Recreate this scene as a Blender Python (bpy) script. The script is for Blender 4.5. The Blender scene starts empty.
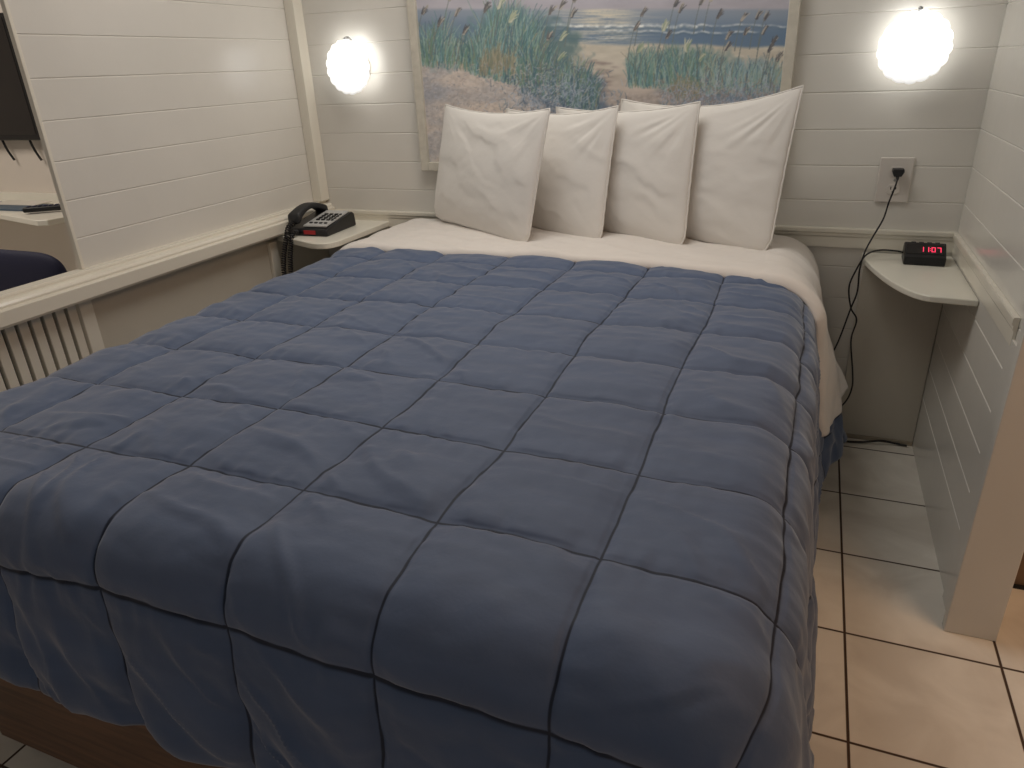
import bpy, math, random
import numpy as np
from mathutils import Vector, Matrix
H = 1.3                       # metres per layout unit (layout unit = camera height)
PI = math.pi
col = bpy.context.scene.collection
random.seed(7); rng = np.random.default_rng(7)

# ------------------------------------------------------------------ helpers
class MB:
    def __init__(s): s.v = []; s.f = []; s.m = []
    def add(s, vs, fs, mi=0):
        b = len(s.v); s.v += [tuple(map(float, p)) for p in vs]
        for f in fs: s.f.append([b+i for i in f]); s.m.append(mi)
    def box(s, x0, x1, y0, y1, z0, z1, mi=0):
        s.add([(x, y, z) for x in (x0, x1) for y in (y0, y1) for z in (z0, z1)],
              [(0,1,3,2),(4,6,7,5),(0,4,5,1),(2,3,7,6),(0,2,6,4),(1,5,7,3)], mi)
    def prism(s, poly, z0, z1, axis='z', mi=0):
        n = len(poly)
        def q(a, b, c): return (a, b, c) if axis == 'z' else ((c, a, b) if axis == 'x' else (a, c, b))
        s.add([q(a, b, z0) for a, b in poly]+[q(a, b, z1) for a, b in poly],
              [list(range(n))[::-1], list(range(n, 2*n))]+[(i, (i+1) % n, n+(i+1) % n, n+i) for i in range(n)], mi)
    def tube(s, pts, r, n=8, mi=0, cap=True):
        pts = [Vector(p) for p in pts]; rs = r if isinstance(r, list) else [r]*len(pts)
        b = len(s.v); up = Vector((0, 0, 1)); prev = None
        for i, p in enumerate(pts):
            t = (pts[min(i+1, len(pts)-1)]-pts[max(i-1, 0)]).normalized()
            if prev is None:
                a = t.cross(up) if abs(t.z) < .95 else t.cross(Vector((1, 0, 0)))
            else: a = prev-t*prev.dot(t)
            a.normalize(); prev = a; c = t.cross(a)
            for k in range(n):
                w = 2*PI*k/n; s.v.append(tuple(p+(a*math.cos(w)+c*math.sin(w))*rs[i]))
        for i in range(len(pts)-1):
            for k in range(n):
                s.f.append([b+i*n+k, b+i*n+(k+1) % n, b+(i+1)*n+(k+1) % n, b+(i+1)*n+k]); s.m.append(mi)
        if cap:
            s.f.append([b+k for k in range(n)][::-1]); s.m.append(mi)
            s.f.append([b+(len(pts)-1)*n+k for k in range(n)]); s.m.append(mi)
    def grid(s, P, mi=0, flip=False):
        nr, nc, _ = P.shape; b = len(s.v); s.v += [tuple(p) for p in P.reshape(-1, 3).tolist()]
        for i in range(nr-1):
            for j in range(nc-1):
                a = b+i*nc+j; f = [a, a+1, a+nc+1, a+nc]
                s.f.append(f[::-1] if flip else f); s.m.append(mi)

def T(mb, fn):
    mb.v = [fn(*p) for p in mb.v]; return mb

def obj(name, mb, mats, parent=None, loc=(0,0,0), smooth=False, bevel=0, rotz=0, world=False):
    """mesh in layout units; loc = origin (layout units); vertices are given relative to it
    unless world=True (then they are absolute and re-based on the origin)."""
    if world:
        base = Vector(loc) if parent is None else Vector(parent.location)/H+Vector(loc)
        vs = [tuple((Vector(p)-base)*H) for p in mb.v]
    else: vs = [(x*H, y*H, z*H) for x, y, z in mb.v]
    me = bpy.data.meshes.new(name); me.from_pydata(vs, [], mb.f)
    if not isinstance(mats, (list, tuple)): mats = [mats]
    for m in mats: me.materials.append(m)
    if len(mats) > 1: me.polygons.foreach_set('material_index', mb.m)
    if smooth: me.polygons.foreach_set('use_smooth', [True]*len(me.polygons))
    me.update()
    o = bpy.data.objects.new(name, me); col.objects.link(o)
    o.location = Vector(loc)*H; o.rotation_euler = (0, 0, rotz)
    if parent: o.parent = parent
    if bevel:
        md = o.modifiers.new('bevel', 'BEVEL'); md.width = bevel*H; md.segments = 3; md.limit_method = 'ANGLE'; md.angle_limit = .6
    return o
def tag(o, label, cat, group=None):
    o['label'] = label; o['category'] = cat
    if group: o['group'] = group
    return o
def thing(name, loc, label, cat, group=None, rotz=0):
    o = bpy.data.objects.new(name, None); col.objects.link(o); o.empty_display_size = .05
    o.location = Vector(loc)*H; o.rotation_euler = (0, 0, rotz)
    return tag(o, label, cat, group)
def struct(name, mb, m, bevel=0, loc=(0,0,0)):
    o = obj(name, mb, m, bevel=bevel, loc=loc, world=True); o['kind'] = 'structure'; return o

# ------------------------------------------------------------------ materials
def mat(name, rgb, rough=.5, metal=0, bump=None, vary=None, sheen=0, emit=None, coat=0, spec=.5):
    """bump=(scale,strength,detail) noise bump; vary=(scale,amount) noise value variation"""
    m = bpy.data.materials.new(name); m.use_nodes = True; nt = m.node_tree; N = nt.nodes; L = nt.links
    b = N['Principled BSDF']
    b.inputs['Roughness'].default_value = rough; b.inputs['Metallic'].default_value = metal
    b.inputs['Base Color'].default_value = (*rgb, 1); b.inputs['Specular IOR Level'].default_value = spec
    if sheen: b.inputs['Sheen Weight'].default_value = sheen; b.inputs['Sheen Roughness'].default_value = .4
    if coat: b.inputs['Coat Weight'].default_value = coat; b.inputs['Coat Roughness'].default_value = .15
    if emit: b.inputs['Emission Color'].default_value = (*emit[0], 1); b.inputs['Emission Strength'].default_value = emit[1]
    tc = N.new('ShaderNodeTexCoord')
    if vary:
        n = N.new('ShaderNodeTexNoise'); n.inputs['Scale'].default_value = vary[0]; n.inputs['Detail'].default_value = 6
        L.new(tc.outputs['Object'], n.inputs['Vector'])
        r = N.new('ShaderNodeMapRange'); r.inputs['From Min'].default_value = .3; r.inputs['From Max'].default_value = .7
        r.inputs['To Min'].default_value = 1-vary[1]; r.inputs['To Max'].default_value = 1+vary[1]
        L.new(n.outputs['Fac'], r.inputs['Value'])
        h = N.new('ShaderNodeHueSaturation'); h.inputs['Color'].default_value = (*rgb, 1)
        L.new(r.outputs['Result'], h.inputs['Value']); L.new(h.outputs['Color'], b.inputs['Base Color'])
    if bump:
        n = N.new('ShaderNodeTexNoise'); n.inputs['Scale'].default_value = bump[0]; n.inputs['Detail'].default_value = bump[2]
        L.new(tc.outputs['Object'], n.inputs['Vector'])
        bp = N.new('ShaderNodeBump'); bp.inputs['Strength'].default_value = bump[1]; bp.inputs['Distance'].default_value = .002
        L.new(n.outputs['Fac'], bp.inputs['Height']); L.new(bp.outputs['Normal'], b.inputs['Normal'])
    return m
def srgb(r, g, b):
    f = lambda c: (c/255/12.92 if c/255 <= .04045 else ((c/255+.055)/1.055)**2.4)
    return (f(r), f(g), f(b))

M_wall = mat('white_board_paint', srgb(222, 218, 210), .2, bump=(18, .25, 4), vary=(3, .03), spec=.4)
M_trim = mat('white_gloss_trim_paint', srgb(232, 226, 212), .25, bump=(25, .15, 3), spec=.5)
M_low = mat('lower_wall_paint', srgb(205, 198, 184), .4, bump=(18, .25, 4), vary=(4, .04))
M_warm = mat('warm_wall_paint', srgb(222, 212, 200), .45, bump=(20, .15, 4))
M_ceil = mat('ceiling_paint', srgb(225, 222, 214), .7)
M_shelf = mat('white_shelf_paint', srgb(232, 228, 215), .3, bump=(20, .15, 3), vary=(5, .03))
M_wood = mat('brown_wood_base', srgb(120, 84, 58), .45)
M_matt = mat('mattress_ticking', srgb(225, 222, 215), .8)
M_black = mat('black_plastic', (.012, .012, .013), .35, spec=.4)
M_blackm = mat('matte_black_plastic', (.015, .015, .017), .55)
M_cord = mat('black_cord', (.012, .011, .011), .45)
M_screen = mat('dark_screen', (.012, .011, .012), .12)
M_ivory = mat('white_wall_plate', srgb(215, 208, 200), .3)
M_pillow = mat('white_pillow_cotton', srgb(232, 228, 222), .85, bump=(60, .25, 5), sheen=.2, spec=.2)
M_sheet = mat('white_sheet_cotton', srgb(226, 220, 214), .85, bump=(45, .3, 5), sheen=.2, spec=.2)
M_navychair = mat('navy_upholstery', srgb(34, 36, 66), .75, bump=(120, .3, 3))
M_metal = mat('grey_metal', (.4, .4, .4), .3, metal=1)
M_paper = mat('white_paper', srgb(215, 208, 198), .7)
M_blue = mat('blue_grey_binder', srgb(70, 88, 108), .5)
M_red = mat('red_label', srgb(170, 40, 45), .5)
M_key = mat('pale_keypad_plate', srgb(190, 190, 188), .4)
M_frame = mat('cream_frame_wood', srgb(208, 202, 188), .5, vary=(30, .08))
M_door = mat('brown_wood_panel', srgb(122, 98, 74), .5, vary=(8, .08))
M_base = mat('baseboard_paint', srgb(168, 156, 138), .5, vary=(6, .1))
M_glass = mat('lit_white_glass', (.9, .9, .9), .3, emit=((1, 1, .98), 2.6))
def painted_bulb_glow(m):   # falloff painted into the emission, brightest around the bulb behind the upper half
    nt = m.node_tree; N = nt.nodes; L = nt.links; tc = N.new('ShaderNodeTexCoord')
    d = N.new('ShaderNodeVectorMath'); d.operation = 'DISTANCE'; d.inputs[1].default_value = (0, -.05, .04)
    L.new(tc.outputs['Object'], d.inputs[0]); r = N.new('ShaderNodeMapRange')
    r.inputs['From Min'].default_value = .06; r.inputs['From Max'].default_value = .14; r.inputs['To Min'].default_value = 2.5; r.inputs['To Max'].default_value = .5
    L.new(d.outputs['Value'], r.inputs['Value']); L.new(r.outputs['Result'], N['Principled BSDF'].inputs['Emission Strength'])
painted_bulb_glow(M_glass)
M_led = mat('red_led', (.3, .0, .02), .5, emit=((1, .05, .12), 1.2))
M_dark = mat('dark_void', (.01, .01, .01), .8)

def wood_streaks(m):
    nt = m.node_tree; N = nt.nodes; L = nt.links; b = N['Principled BSDF']
    tc = N.new('ShaderNodeTexCoord'); mp = N.new('ShaderNodeMapping'); mp.inputs['Scale'].default_value = (2, 2, 40)
    n = N.new('ShaderNodeTexNoise'); n.inputs['Scale'].default_value = 2; n.inputs['Detail'].default_value = 8
    cr = N.new('ShaderNodeValToRGB'); cr.color_ramp.elements[0].position = .35; cr.color_ramp.elements[1].position = .7
    cr.color_ramp.elements[0].color = (*srgb(84, 58, 42), 1); cr.color_ramp.elements[1].color = (*srgb(122, 88, 64), 1)
    L.new(tc.outputs['Object'], mp.inputs['Vector']); L.new(mp.outputs['Vector'], n.inputs['Vector'])
    L.new(n.outputs['Fac'], cr.inputs['Fac']); L.new(cr.outputs['Color'], b.inputs['Base Color'])
wood_streaks(M_wood)

def tile_material():
    m = bpy.data.materials.new('cream_ceramic_tile'); m.use_nodes = True; nt = m.node_tree; N = nt.nodes; L = nt.links
    b = N['Principled BSDF']; tc = N.new('ShaderNodeTexCoord')
    sp = N.new('ShaderNodeSeparateXYZ'); L.new(tc.outputs['Object'], sp.inputs[0])
    P = .2525*H
    def mth(op, a, bb=None, c=None):
        n = N.new('ShaderNodeMath'); n.operation = op
        for i, x in enumerate((a, bb, c)):
            if x is None: continue
            if isinstance(x, (int, float)): n.inputs[i].default_value = x
            else: L.new(x, n.inputs[i])
        return n.outputs[0]
    def line(o, off):
        w = mth('SUBTRACT', o, off*H); w = mth('DIVIDE', w, P); w = mth('FRACT', w)
        w = mth('SUBTRACT', w, .5); w = mth('ABSOLUTE', w)          # .5 on the joint
        return w
    lx = line(sp.outputs['X'], .163); ly = line(sp.outputs['Y'], .923)
    mx = mth('MAXIMUM', lx, ly)
    g = N.new('ShaderNodeMapRange'); g.interpolation_type = 'SMOOTHSTEP'
    g.inputs['From Min'].default_value = .5-.0115; g.inputs['From Max'].default_value = .5-.0065
    L.new(mx, g.inputs['Value'])
    # per tile tint
    cx = mth('FLOOR', mth('DIVIDE', mth('SUBTRACT', sp.outputs['X'], .163*H), P)); cy = mth('FLOOR', mth('DIVIDE', mth('SUBTRACT', sp.outputs['Y'], .923*H), P))
    cb = N.new('ShaderNodeCombineXYZ'); L.new(cx, cb.inputs[0]); L.new(cy, cb.inputs[1])
    wn = N.new('ShaderNodeTexWhiteNoise'); L.new(cb.outputs[0], wn.inputs['Vector'])
    vadd = N.new('ShaderNodeVectorMath'); vadd.operation = 'MULTIPLY_ADD'
    L.new(cb.outputs[0], vadd.inputs[0]); vadd.inputs[1].default_value = (3.7, 5.1, 0); L.new(tc.outputs['Object'], vadd.inputs[2])
    n = N.new('ShaderNodeTexNoise'); n.inputs['Scale'].default_value = 5; n.inputs['Detail'].default_value = 5; n.inputs['Distortion'].default_value = .8
    L.new(vadd.outputs[0], n.inputs['Vector'])
    cr = N.new('ShaderNodeValToRGB'); e = cr.color_ramp.elements
    e[0].position = .35; e[0].color = (*srgb(220, 213, 202), 1); e[1].position = .65; e[1].color = (*srgb(242, 237, 227), 1)
    L.new(n.outputs['Fac'], cr.inputs['Fac'])
    hs = N.new('ShaderNodeHueSaturation'); L.new(cr.outputs['Color'], hs.inputs['Color'])
    vr = N.new('ShaderNodeMapRange'); vr.inputs['To Min'].default_value = .95; vr.inputs['To Max'].default_value = 1.04
    L.new(wn.outputs['Value'], vr.inputs['Value']); L.new(vr.outputs['Result'], hs.inputs['Value'])
    mix = N.new('ShaderNodeMix'); mix.data_type = 'RGBA'; L.new(g.outputs['Result'], mix.inputs['Factor'])
    L.new(hs.outputs['Color'], mix.inputs['A']); mix.inputs['B'].default_value = (*srgb(74, 56, 44), 1)
    L.new(mix.outputs['Result'], b.inputs['Base Color'])
    rr = N.new('ShaderNodeMapRange'); rr.inputs['To Min'].default_value = .28; rr.inputs['To Max'].default_value = .85
    L.new(g.outputs['Result'], rr.inputs['Value']); L.new(rr.outputs['Result'], b.inputs['Roughness'])
    inv = mth('SUBTRACT', 1.0, g.outputs['Result'])
    bp = N.new('ShaderNodeBump'); bp.inputs['Strength'].default_value = .6; bp.inputs['Distance'].default_value = .003
    L.new(inv, bp.inputs['Height']); L.new(bp.outputs['Normal'], b.inputs['Normal'])
    return m
M_tile = tile_material()

def vcol_material(name, rough, bump=None, sheen=0, spec=.3, attr='paint'):
    m = mat(name, (.5, .5, .5), rough, bump=bump, sheen=sheen, spec=spec)
    N = m.node_tree.nodes; a = N.new('ShaderNodeVertexColor'); a.layer_name = attr
    m.node_tree.links.new(a.outputs['Color'], N['Principled BSDF'].inputs['Base Color']); return m

# ------------------------------------------------------------------ noise (numpy)
def vnoise(x, y, seed=0):
    x = np.asarray(x, float); y = np.asarray(y, float)
    xi = np.floor(x).astype(np.int64); yi = np.floor(y).astype(np.int64); fx = x-xi; fy = y-yi
    fx = fx*fx*(3-2*fx); fy = fy*fy*(3-2*fy)
    def h(a, b):
        n = (a*374761393+b*668265263+seed*1274126177) & 0xffffffff
        n = ((n ^ (n >> 13))*1274126177) & 0xffffffff
        return ((n ^ (n >> 16)) & 0xffff)/65535.0*2-1
    return (h(xi, yi)*(1-fx)+h(xi+1, yi)*fx)*(1-fy)+(h(xi, yi+1)*(1-fx)+h(xi+1, yi+1)*fx)*fy
def fbm(x, y, seed=0, o=4):
    r = 0; a = 1; 
    for k in range(o): r = r+a*vnoise(x*2**k, y*2**k, seed+k*17); a *= .5
    return r

# ------------------------------------------------------------------ room shell
XL, XR, YB, ZC = -1.5, .35, 2.0, 1.85
ZS_ = .528
def grooved(mb, axis, at, a0, a1, z0, z1, zs, sign, thick, gw=.0020, gd=.0014):
    """board wall: plane axis 'y' (faces -Y/+Y) or 'x'; 'sign' = outward normal direction along the axis"""
    prof = [(0, z0)]
    for z in sorted(zs):
        if z0+gw < z < z1-gw: prof += [(0, z-gw), (gd, z-gw*.2), (gd, z+gw*.2), (0, z+gw)]
    prof += [(0, z1), (thick, z1), (thick, z0)]
    poly = [(at-sign*d, z) for d, z in prof]
    if axis == 'x': # plane X=at, extruded along Y
        n = len(poly); vs = [(d, a0, z) for d, z in poly]+[(d, a1, z) for d, z in poly]
    else: n = len(poly); vs = [(a0, d, z) for d, z in poly]+[(a1, d, z) for d, z in poly]
    mb.add(vs, [list(range(n)), list(range(n, 2*n))[::-1]]+[(i, n+i, n+(i+1) % n, (i+1) % n) for i in range(n)])
ZB = [.909+.0845*k for k in range(-9, 12)]
ZL = [.931+.082*k for k in range(-9, 12)]

mb = MB(); mb.box(-4.3, 2.2, -1.6, 2.2, -.06, 0); struct('floor', mb, M_tile)
mb = MB(); mb.box(-4.3, 2.2, -1.6, 2.2, ZC, ZC+.05); struct('ceiling', mb, M_ceil)
mb = MB(); grooved(mb, 'y', YB, XL-.06, XR+.07, 0, ZC, ZB, -1, .06); struct('wall_back', mb, M_wall)
mb = MB(); mb.box(-4.3, XL-.065, YB, YB+.06, 0, ZC); struct('wall_beyond', mb, M_warm)
mb = MB(); mb.box(-4.36, -4.3, -1.6, YB, 0, ZC); struct('wall_far_left', mb, M_warm)
mb = MB(); grooved(mb, 'x', XL, 1.10, YB-.001, .585, ZC, ZL, 1, .008); struct('wall_left', mb, M_wall)
mb = MB(); mb.box(XL-.012, XL, 1.06, YB-.001, 0, .584)
struct('wall_left_lower', mb, M_low)
mb = MB(); mb.box(XL-.012, XL, -1.0, .62, 0, .584); mb.box(XL-.012, XL, .62, 1.06, .0, .28); mb.box(XL-.012, XL, .62, 1.06, .558, .584)
struct('wall_left_front', mb, M_low)
mb = MB(); mb.box(XL-.055, XL, -1.0, 1.099, 1.58, ZC); struct('wall_left_header', mb, M_wall)
# right partition: boards on the inner face, plain end face
mb = MB(); grooved(mb, 'x', XR, 1.262, YB-.001, 0, ZC, ZB, -1, .068); struct('wall_right', mb, M_wall)
mb = MB(); mb.box(.334, .4185, 1.24, 1.2615, 0, ZC); struct('trim_5', mb, M_wall, bevel=.002)
mb = MB(); mb.box(.345, .3495, 1.2618, 1.345, 0, .55); struct('trim_6', mb, M_wall)
# passage behind the right partition
mb = MB(); mb.box(.4186, 1.6, 1.425, 1.475, 0, ZC); struct('wall_passage', mb, M_door)
mb = MB(); mb.box(.4186, 1.6, 1.4165, 1.4245, 0, .006); struct('baseboard_passage', mb, M_dark)
mb = MB(); mb.box(1.6, 1.66, -1.0, 1.475, 0, ZC); struct('wall_far_right', mb, M_warm)

# chair rails
def rail_profile():   # (out, z) relative to top z=0: stepped moulding .05 tall
    return [(0, 0), (.016, 0), (.018, -.003), (.018, -.011), (.013, -.014), (.013, -.020), (.009, -.024), (.009, -.050), (0, -.050)]
def rail_y(at, x0, x1, top, s=1):
    mb = MB(); mb.prism([(at-o*.55*s, top+z) for o, z in rail_profile()], x0, x1, 'x'); return mb
def rail_x(at, y0, y1, top, sgn):
    mb = MB(); p = [(at+sgn*o*.55, top+z) for o, z in rail_profile()]; n = len(p)
    mb.add([(a, y0, z) for a, z in p]+[(a, y1, z) for a, z in p], [list(range(n)), list(range(n, 2*n))[::-1]]+[(i, n+i, n+(i+1) % n, (i+1) % n) for i in range(n)]); return mb
RT = .588
struct('trim_1', rail_y(YB-.0005, XL+.052, XR-.0005, RT), M_trim)
struct('trim_2', rail_x(XR-.0005, 1.335, YB-.02, RT, -1), M_trim)
# deep ledge on the left wall
mb = MB()
prof = [(-.0125, .585), (-.0125, .618), (.018, .618), (.020, .614), (.020, .610), (.036, .607), (.040, .602), (.040, .597), (.050, .594), (.050, .566), (.046, .560), (.0005, .560), (.0005, .585)]
p = [(XL+o, z) for o, z in prof]; n = len(p)
mb.add([(a, -1.0, z) for a, z in p]+[(a, YB-.0005, z) for a, z in p], [list(range(n)), list(range(n, 2*n))[::-1]]+[(i, n+i, n+(i+1) % n, (i+1) % n) for i in range(n)])
# the part under the partition panel only needs the front: shave the back strip where the wall stands
struct('trim_3', mb, M_trim)
# corner batten, opening casing
mb = MB(); mb.box(XL+.0005, XL+.034, 1.955, YB-.0005, .6185, ZC); struct('trim_4', mb, M_trim, bevel=.002)
mb = MB(); mb.box(XL-.0082, XL+.004, 1.091, 1.0995, .6185, 1.58)
struct('trim_7', mb, M_trim, bevel=.0015)
mb = MB(); mb.box(XL+.0005, XL+.012, 1.052, 1.085, 0, .5595); struct('trim_8', mb, M_trim, bevel=.0015)
mb = MB(); mb.box(XL+.0005, XL+.012, 1.70, 1.735, 0, .538); struct('trim_9', mb, M_trim, bevel=.0015)
# baseboard
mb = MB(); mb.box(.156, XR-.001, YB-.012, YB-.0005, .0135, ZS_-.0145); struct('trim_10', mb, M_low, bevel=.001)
mb = MB(); mb.box(-1.49, XR-.0005, YB-.014, YB-.0005, 0, .013); struct('baseboard_back', mb, M_base, bevel=.002)

# slatted panel under the opening
sp = thing('slatted_panel', (XL, .84, .28), 'white vertical slat grille with dark gaps below the left ledge, beside the bed', 'grille')
mb = MB(); mb.box(XL-.012, XL-.010, .625, 1.055, .285, .555); obj('backing', mb, M_dark, sp, world=True)
mb = MB()
y = .63
while y < 1.045:
    mb.box(XL-.0095, XL+.004, y, min(y+.0205, 1.0515), .2805, .5575); y += .0285
obj('slats', mb, M_trim, sp, world=True, bevel=.0015)

# ------------------------------------------------------------------ bed
bed = thing('bed', (-.565, 1.2, 0), 'wide bed with a brown wooden box base showing below the comforter at its foot', 'bed')
mb = MB(); mb.box(-1.10, -.03, .435, 1.96, .05, .30); obj('bed_base', mb, M_wood, bed, world=True, bevel=.004)
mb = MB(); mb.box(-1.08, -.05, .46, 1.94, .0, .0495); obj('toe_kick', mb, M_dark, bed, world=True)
mb = MB(); mb.box(-1.14, 0.0, .465, 1.965, .3005, .532); obj('mattress', mb, M_matt, bed, world=True, bevel=.055)

X0, X1, Y0, ZT, RS, RF = -1.115, -.045, .468, .552, .05, .055
def flare(t):
    return .10+.25*np.clip((t-1.40)/.3, 0, 1)**1.2*np.where(t > 1.74, np.clip(1-(t-1.74)/.2, .2, 1), 1)
def drape(s, t, off=0.0):
    """bed-top coordinates (s across, t along) -> point on the draped surface"""
    a = np.where(s > X1, s-X1, np.where(s < X0, s-X0, 0.0)); b = np.where(t < Y0, t-Y0, 0.0)
    aa = np.abs(a); bb = np.abs(b)
    r = (aa**3+bb**3)**(1/3)
    q = np.hypot(aa, bb)+1e-9; dx = a/q; dy = b/q
    R = .088*(np.abs(dx)**2)+.062*(np.abs(dy)**2)+.05*(1-dx**2-dy**2)
    th = np.clip(r/R, 0, PI/2*.97); k = np.clip(r-R*PI/2*.97, 0, None)
    ex = flare(t)*np.abs(dx)+.05*np.abs(dy)
    rip = (.006*np.sin(t*23+1.3)*np.abs(dx)+.005*np.sin(s*31+.4)*np.abs(dy)+.004*np.sin((t*1.3+s)*47))*np.clip(k/.15, 0, 1)
    out = R*np.sin(th)+k*ex+rip
    drop = R*(1-np.cos(th))+k*(1-.25*ex)
    x = np.clip(s, X0, X1)-.016*np.clip((t-1.52)/.14, 0, 1)*np.clip((s-X1)/.03+1, 0, 1)+dx*out; y = np.clip(t, Y0, None)+dy*out; z = ZT-drop
    # soft top: slightly crowned and fuller towards the head
    z = z+.006*np.exp(-k*20)*np.sin(np.clip((s-X0)/(X1-X0), 0, 1)*PI)
    return np.stack([x, y, z], -1)
def normals(P):
    du = np.gradient(P, axis=1); dv = np.gradient(P, axis=0)
    n = np.cross(du, dv); n /= np.linalg.norm(n, axis=-1, keepdims=True)+1e-12
    return n

SC = [.537, .37, .197, .024, -.147, -.321, -.496, -.670, -.845, -1.020, -1.195, -1.37, -1.55]
TR = [.0, .362, .552, .716, .879, 1.040, 1.203, 1.366, 1.528, 1.69, 1.86]
def seamdist(a, lst):
    lst = np.sort(np.array(lst)); i = np.clip(np.searchsorted(lst, a)-1, 0, len(lst)-2)
    lo = lst[i]; hi = lst[i+1]; return np.minimum(a-lo, hi-a), np.abs(a-lo) < np.abs(hi-a), hi-lo
ns, nt = 440, 380
s = np.linspace(X0-.46, X1+.50, ns); t = np.linspace(Y0-.305, 1.715, nt)
S_, T_ = np.meshgrid(s, t)
wobS = S_+.004*fbm(T_*7, S_*3, 3)+.0035*np.sin(T_*9+S_*5); wobT = T_+.005*fbm(S_*6, T_*3, 5)
ds, _, ws = seamdist(wobS, SC); dt, _, wt = seamdist(wobT, TR)
hem = np.minimum(np.minimum(S_-s[0], s[-1]-S_), np.minimum(T_-t[0], .4))
def puff(d, w):
    u = np.clip(d/(w*.5), 0, 1); return 1-(1-u)**3
amp = .0105*(.85+.35*fbm(S_*4, T_*4, 11, 2))
hgt = amp*(1-.45*np.clip((S_-X1-.05)/.08, 0, 1))*np.sqrt(np.clip(puff(ds, ws)*puff(dt, wt), 0, 1))
hgt = hgt*(1-np.exp(-hem/.012))*(1-.85*np.clip((T_-1.60)/.06, 0, 1))
# puckers: short ridges across every seam, plus broad slack folds
pk = vnoise(S_*75, T_*9, 21)*np.exp(-dt/.03)*(dt > 0)+.7*vnoise(S_*9, T_*75, 22)*np.exp(-ds/.022)
hgt += .0023*pk*np.clip(dt/.006, 0, 1)*np.clip(ds/.006, 0, 1)
warp = fbm(S_*3, T_*3, 31, 3)
slack = 1-np.abs(vnoise((S_*.5+T_*1.0)*16+warp*1.6, (S_*1.0-T_*.4)*4+warp, 33))
hgt += .0042*np.clip(slack-.7, 0, 1)/.3*np.clip(dt/.03, 0, 1)*np.clip(ds/.03, 0, 1)*(.4+.6*(vnoise(S_*4, T_*4, 35) > -.1))
hgt += .0022*fbm(S_*14, T_*22, 41, 3)
hgt -= .0022*np.exp(-(np.minimum(ds, dt)/.0028)**2)
# folds on the foot drape
fd = np.clip((Y0-T_-.08)/.15, 0, 1)
hgt += fd*.006*(1-np.abs(vnoise(S_*17+T_*9+warp, T_*5+S_*5, 43)))*np.clip(ds/.03, 0, 1)
sdr = np.clip((S_-X1-.06)/.12, 0, 1)
hgt += sdr*.003*(1-np.abs(vnoise(T_*26+warp, S_*5, 44)))
P = drape(S_, T_); Nn = normals(P); P = P+Nn*(hgt+.004)[..., None]
P[..., 2] = np.maximum(P[..., 2], .012)
mb = MB(); mb.grid(P)
cf = obj('comforter', mb, [], smooth=True, loc=(-.565, 1.0, .56), world=True)
tag(cf, 'blue quilted comforter with square stitching spread over the bed', 'comforter')
thr = np.exp(-(np.minimum(ds, dt)/.0017)**2)
piping = np.exp(-(np.minimum(hem, T_-t[0])/.004)**2)
base = np.array(srgb(80, 95, 123)); dark = np.array(srgb(36, 42, 60))
k = np.clip(piping*.3, 0, 1)[..., None]
C = base*(1-k)+dark*k
C = C*(1+.05*fbm(S_*5, T_*60, 51, 3))[..., None]
ca = cf.data.color_attributes.new('paint', 'FLOAT_COLOR', 'POINT')
ca.data.foreach_set('color', np.concatenate([C, np.ones(C.shape[:2]+(1,))], -1).astype(np.float32).ravel())
uvl = cf.data.uv_layers.new(name='quilt'); vi = np.empty(len(cf.data.loops), np.int32); cf.data.loops.foreach_get('vertex_index', vi)
sSC = np.sort(SC); sTR = np.sort(TR)
uu = np.interp(wobS, sSC, np.arange(len(SC))).ravel(); vv = np.interp(wobT, sTR, np.arange(len(TR))).ravel()
uvl.data.foreach_set('uv', np.stack([uu[vi], vv[vi]], -1).astype(np.float32).ravel())
M_comf = vcol_material('blue_microfibre', .62, bump=(90, .25, 4), sheen=.35, spec=.3)
def stitch(m):   # stitched lines of the quilting, from the quilt coordinates
    nt = m.node_tree; N = nt.nodes; L = nt.links; b = N['Principled BSDF']
    uv = N.new('ShaderNodeUVMap'); uv.uv_map = 'quilt'; sp_ = N.new('ShaderNodeSeparateXYZ'); L.new(uv.outputs[0], sp_.inputs[0])
    def M(op, a, bb=None):
        n = N.new('ShaderNodeMath'); n.operation = op
        for i, x in enumerate((a, bb)):
            if x is None: continue
            if isinstance(x, (int, float)): n.inputs[i].default_value = x
            else: L.new(x, n.inputs[i])
        return n.outputs[0]
    d = [M('ABSOLUTE', M('SUBTRACT', M('FRACT', M('ADD', o, .5)), .5)) for o in (sp_.outputs['X'], sp_.outputs['Y'])]
    d = M('MINIMUM', d[0], d[1])
    r = N.new('ShaderNodeMapRange'); r.interpolation_type = 'SMOOTHSTEP'; r.inputs['From Min'].default_value = .004; r.inputs['From Max'].default_value = .0135
    r.inputs['To Min'].default_value = .9; r.inputs['To Max'].default_value = 0
    L.new(d, r.inputs['Value'])
    mx = N.new('ShaderNodeMix'); mx.data_type = 'RGBA'; src = [l.from_socket for l in L if l.to_socket == b.inputs['Base Color']][0]
    L.new(r.outputs['Result'], mx.inputs['Factor']); L.new(src, mx.inputs['A']); mx.inputs['B'].default_value = (*srgb(22, 27, 42), 1); L.new(mx.outputs['Result'], b.inputs['Base Color'])
    sh_ = M('MULTIPLY', M('SUBTRACT', 1.0, r.outputs['Result']), .35); L.new(sh_, b.inputs['Sheen Weight'])
stitch(M_comf)
cf.data.materials.append(M_comf)
md = cf.modifiers.new('thick', 'SOLIDIFY'); md.thickness = .004; md.offset = -1

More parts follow.
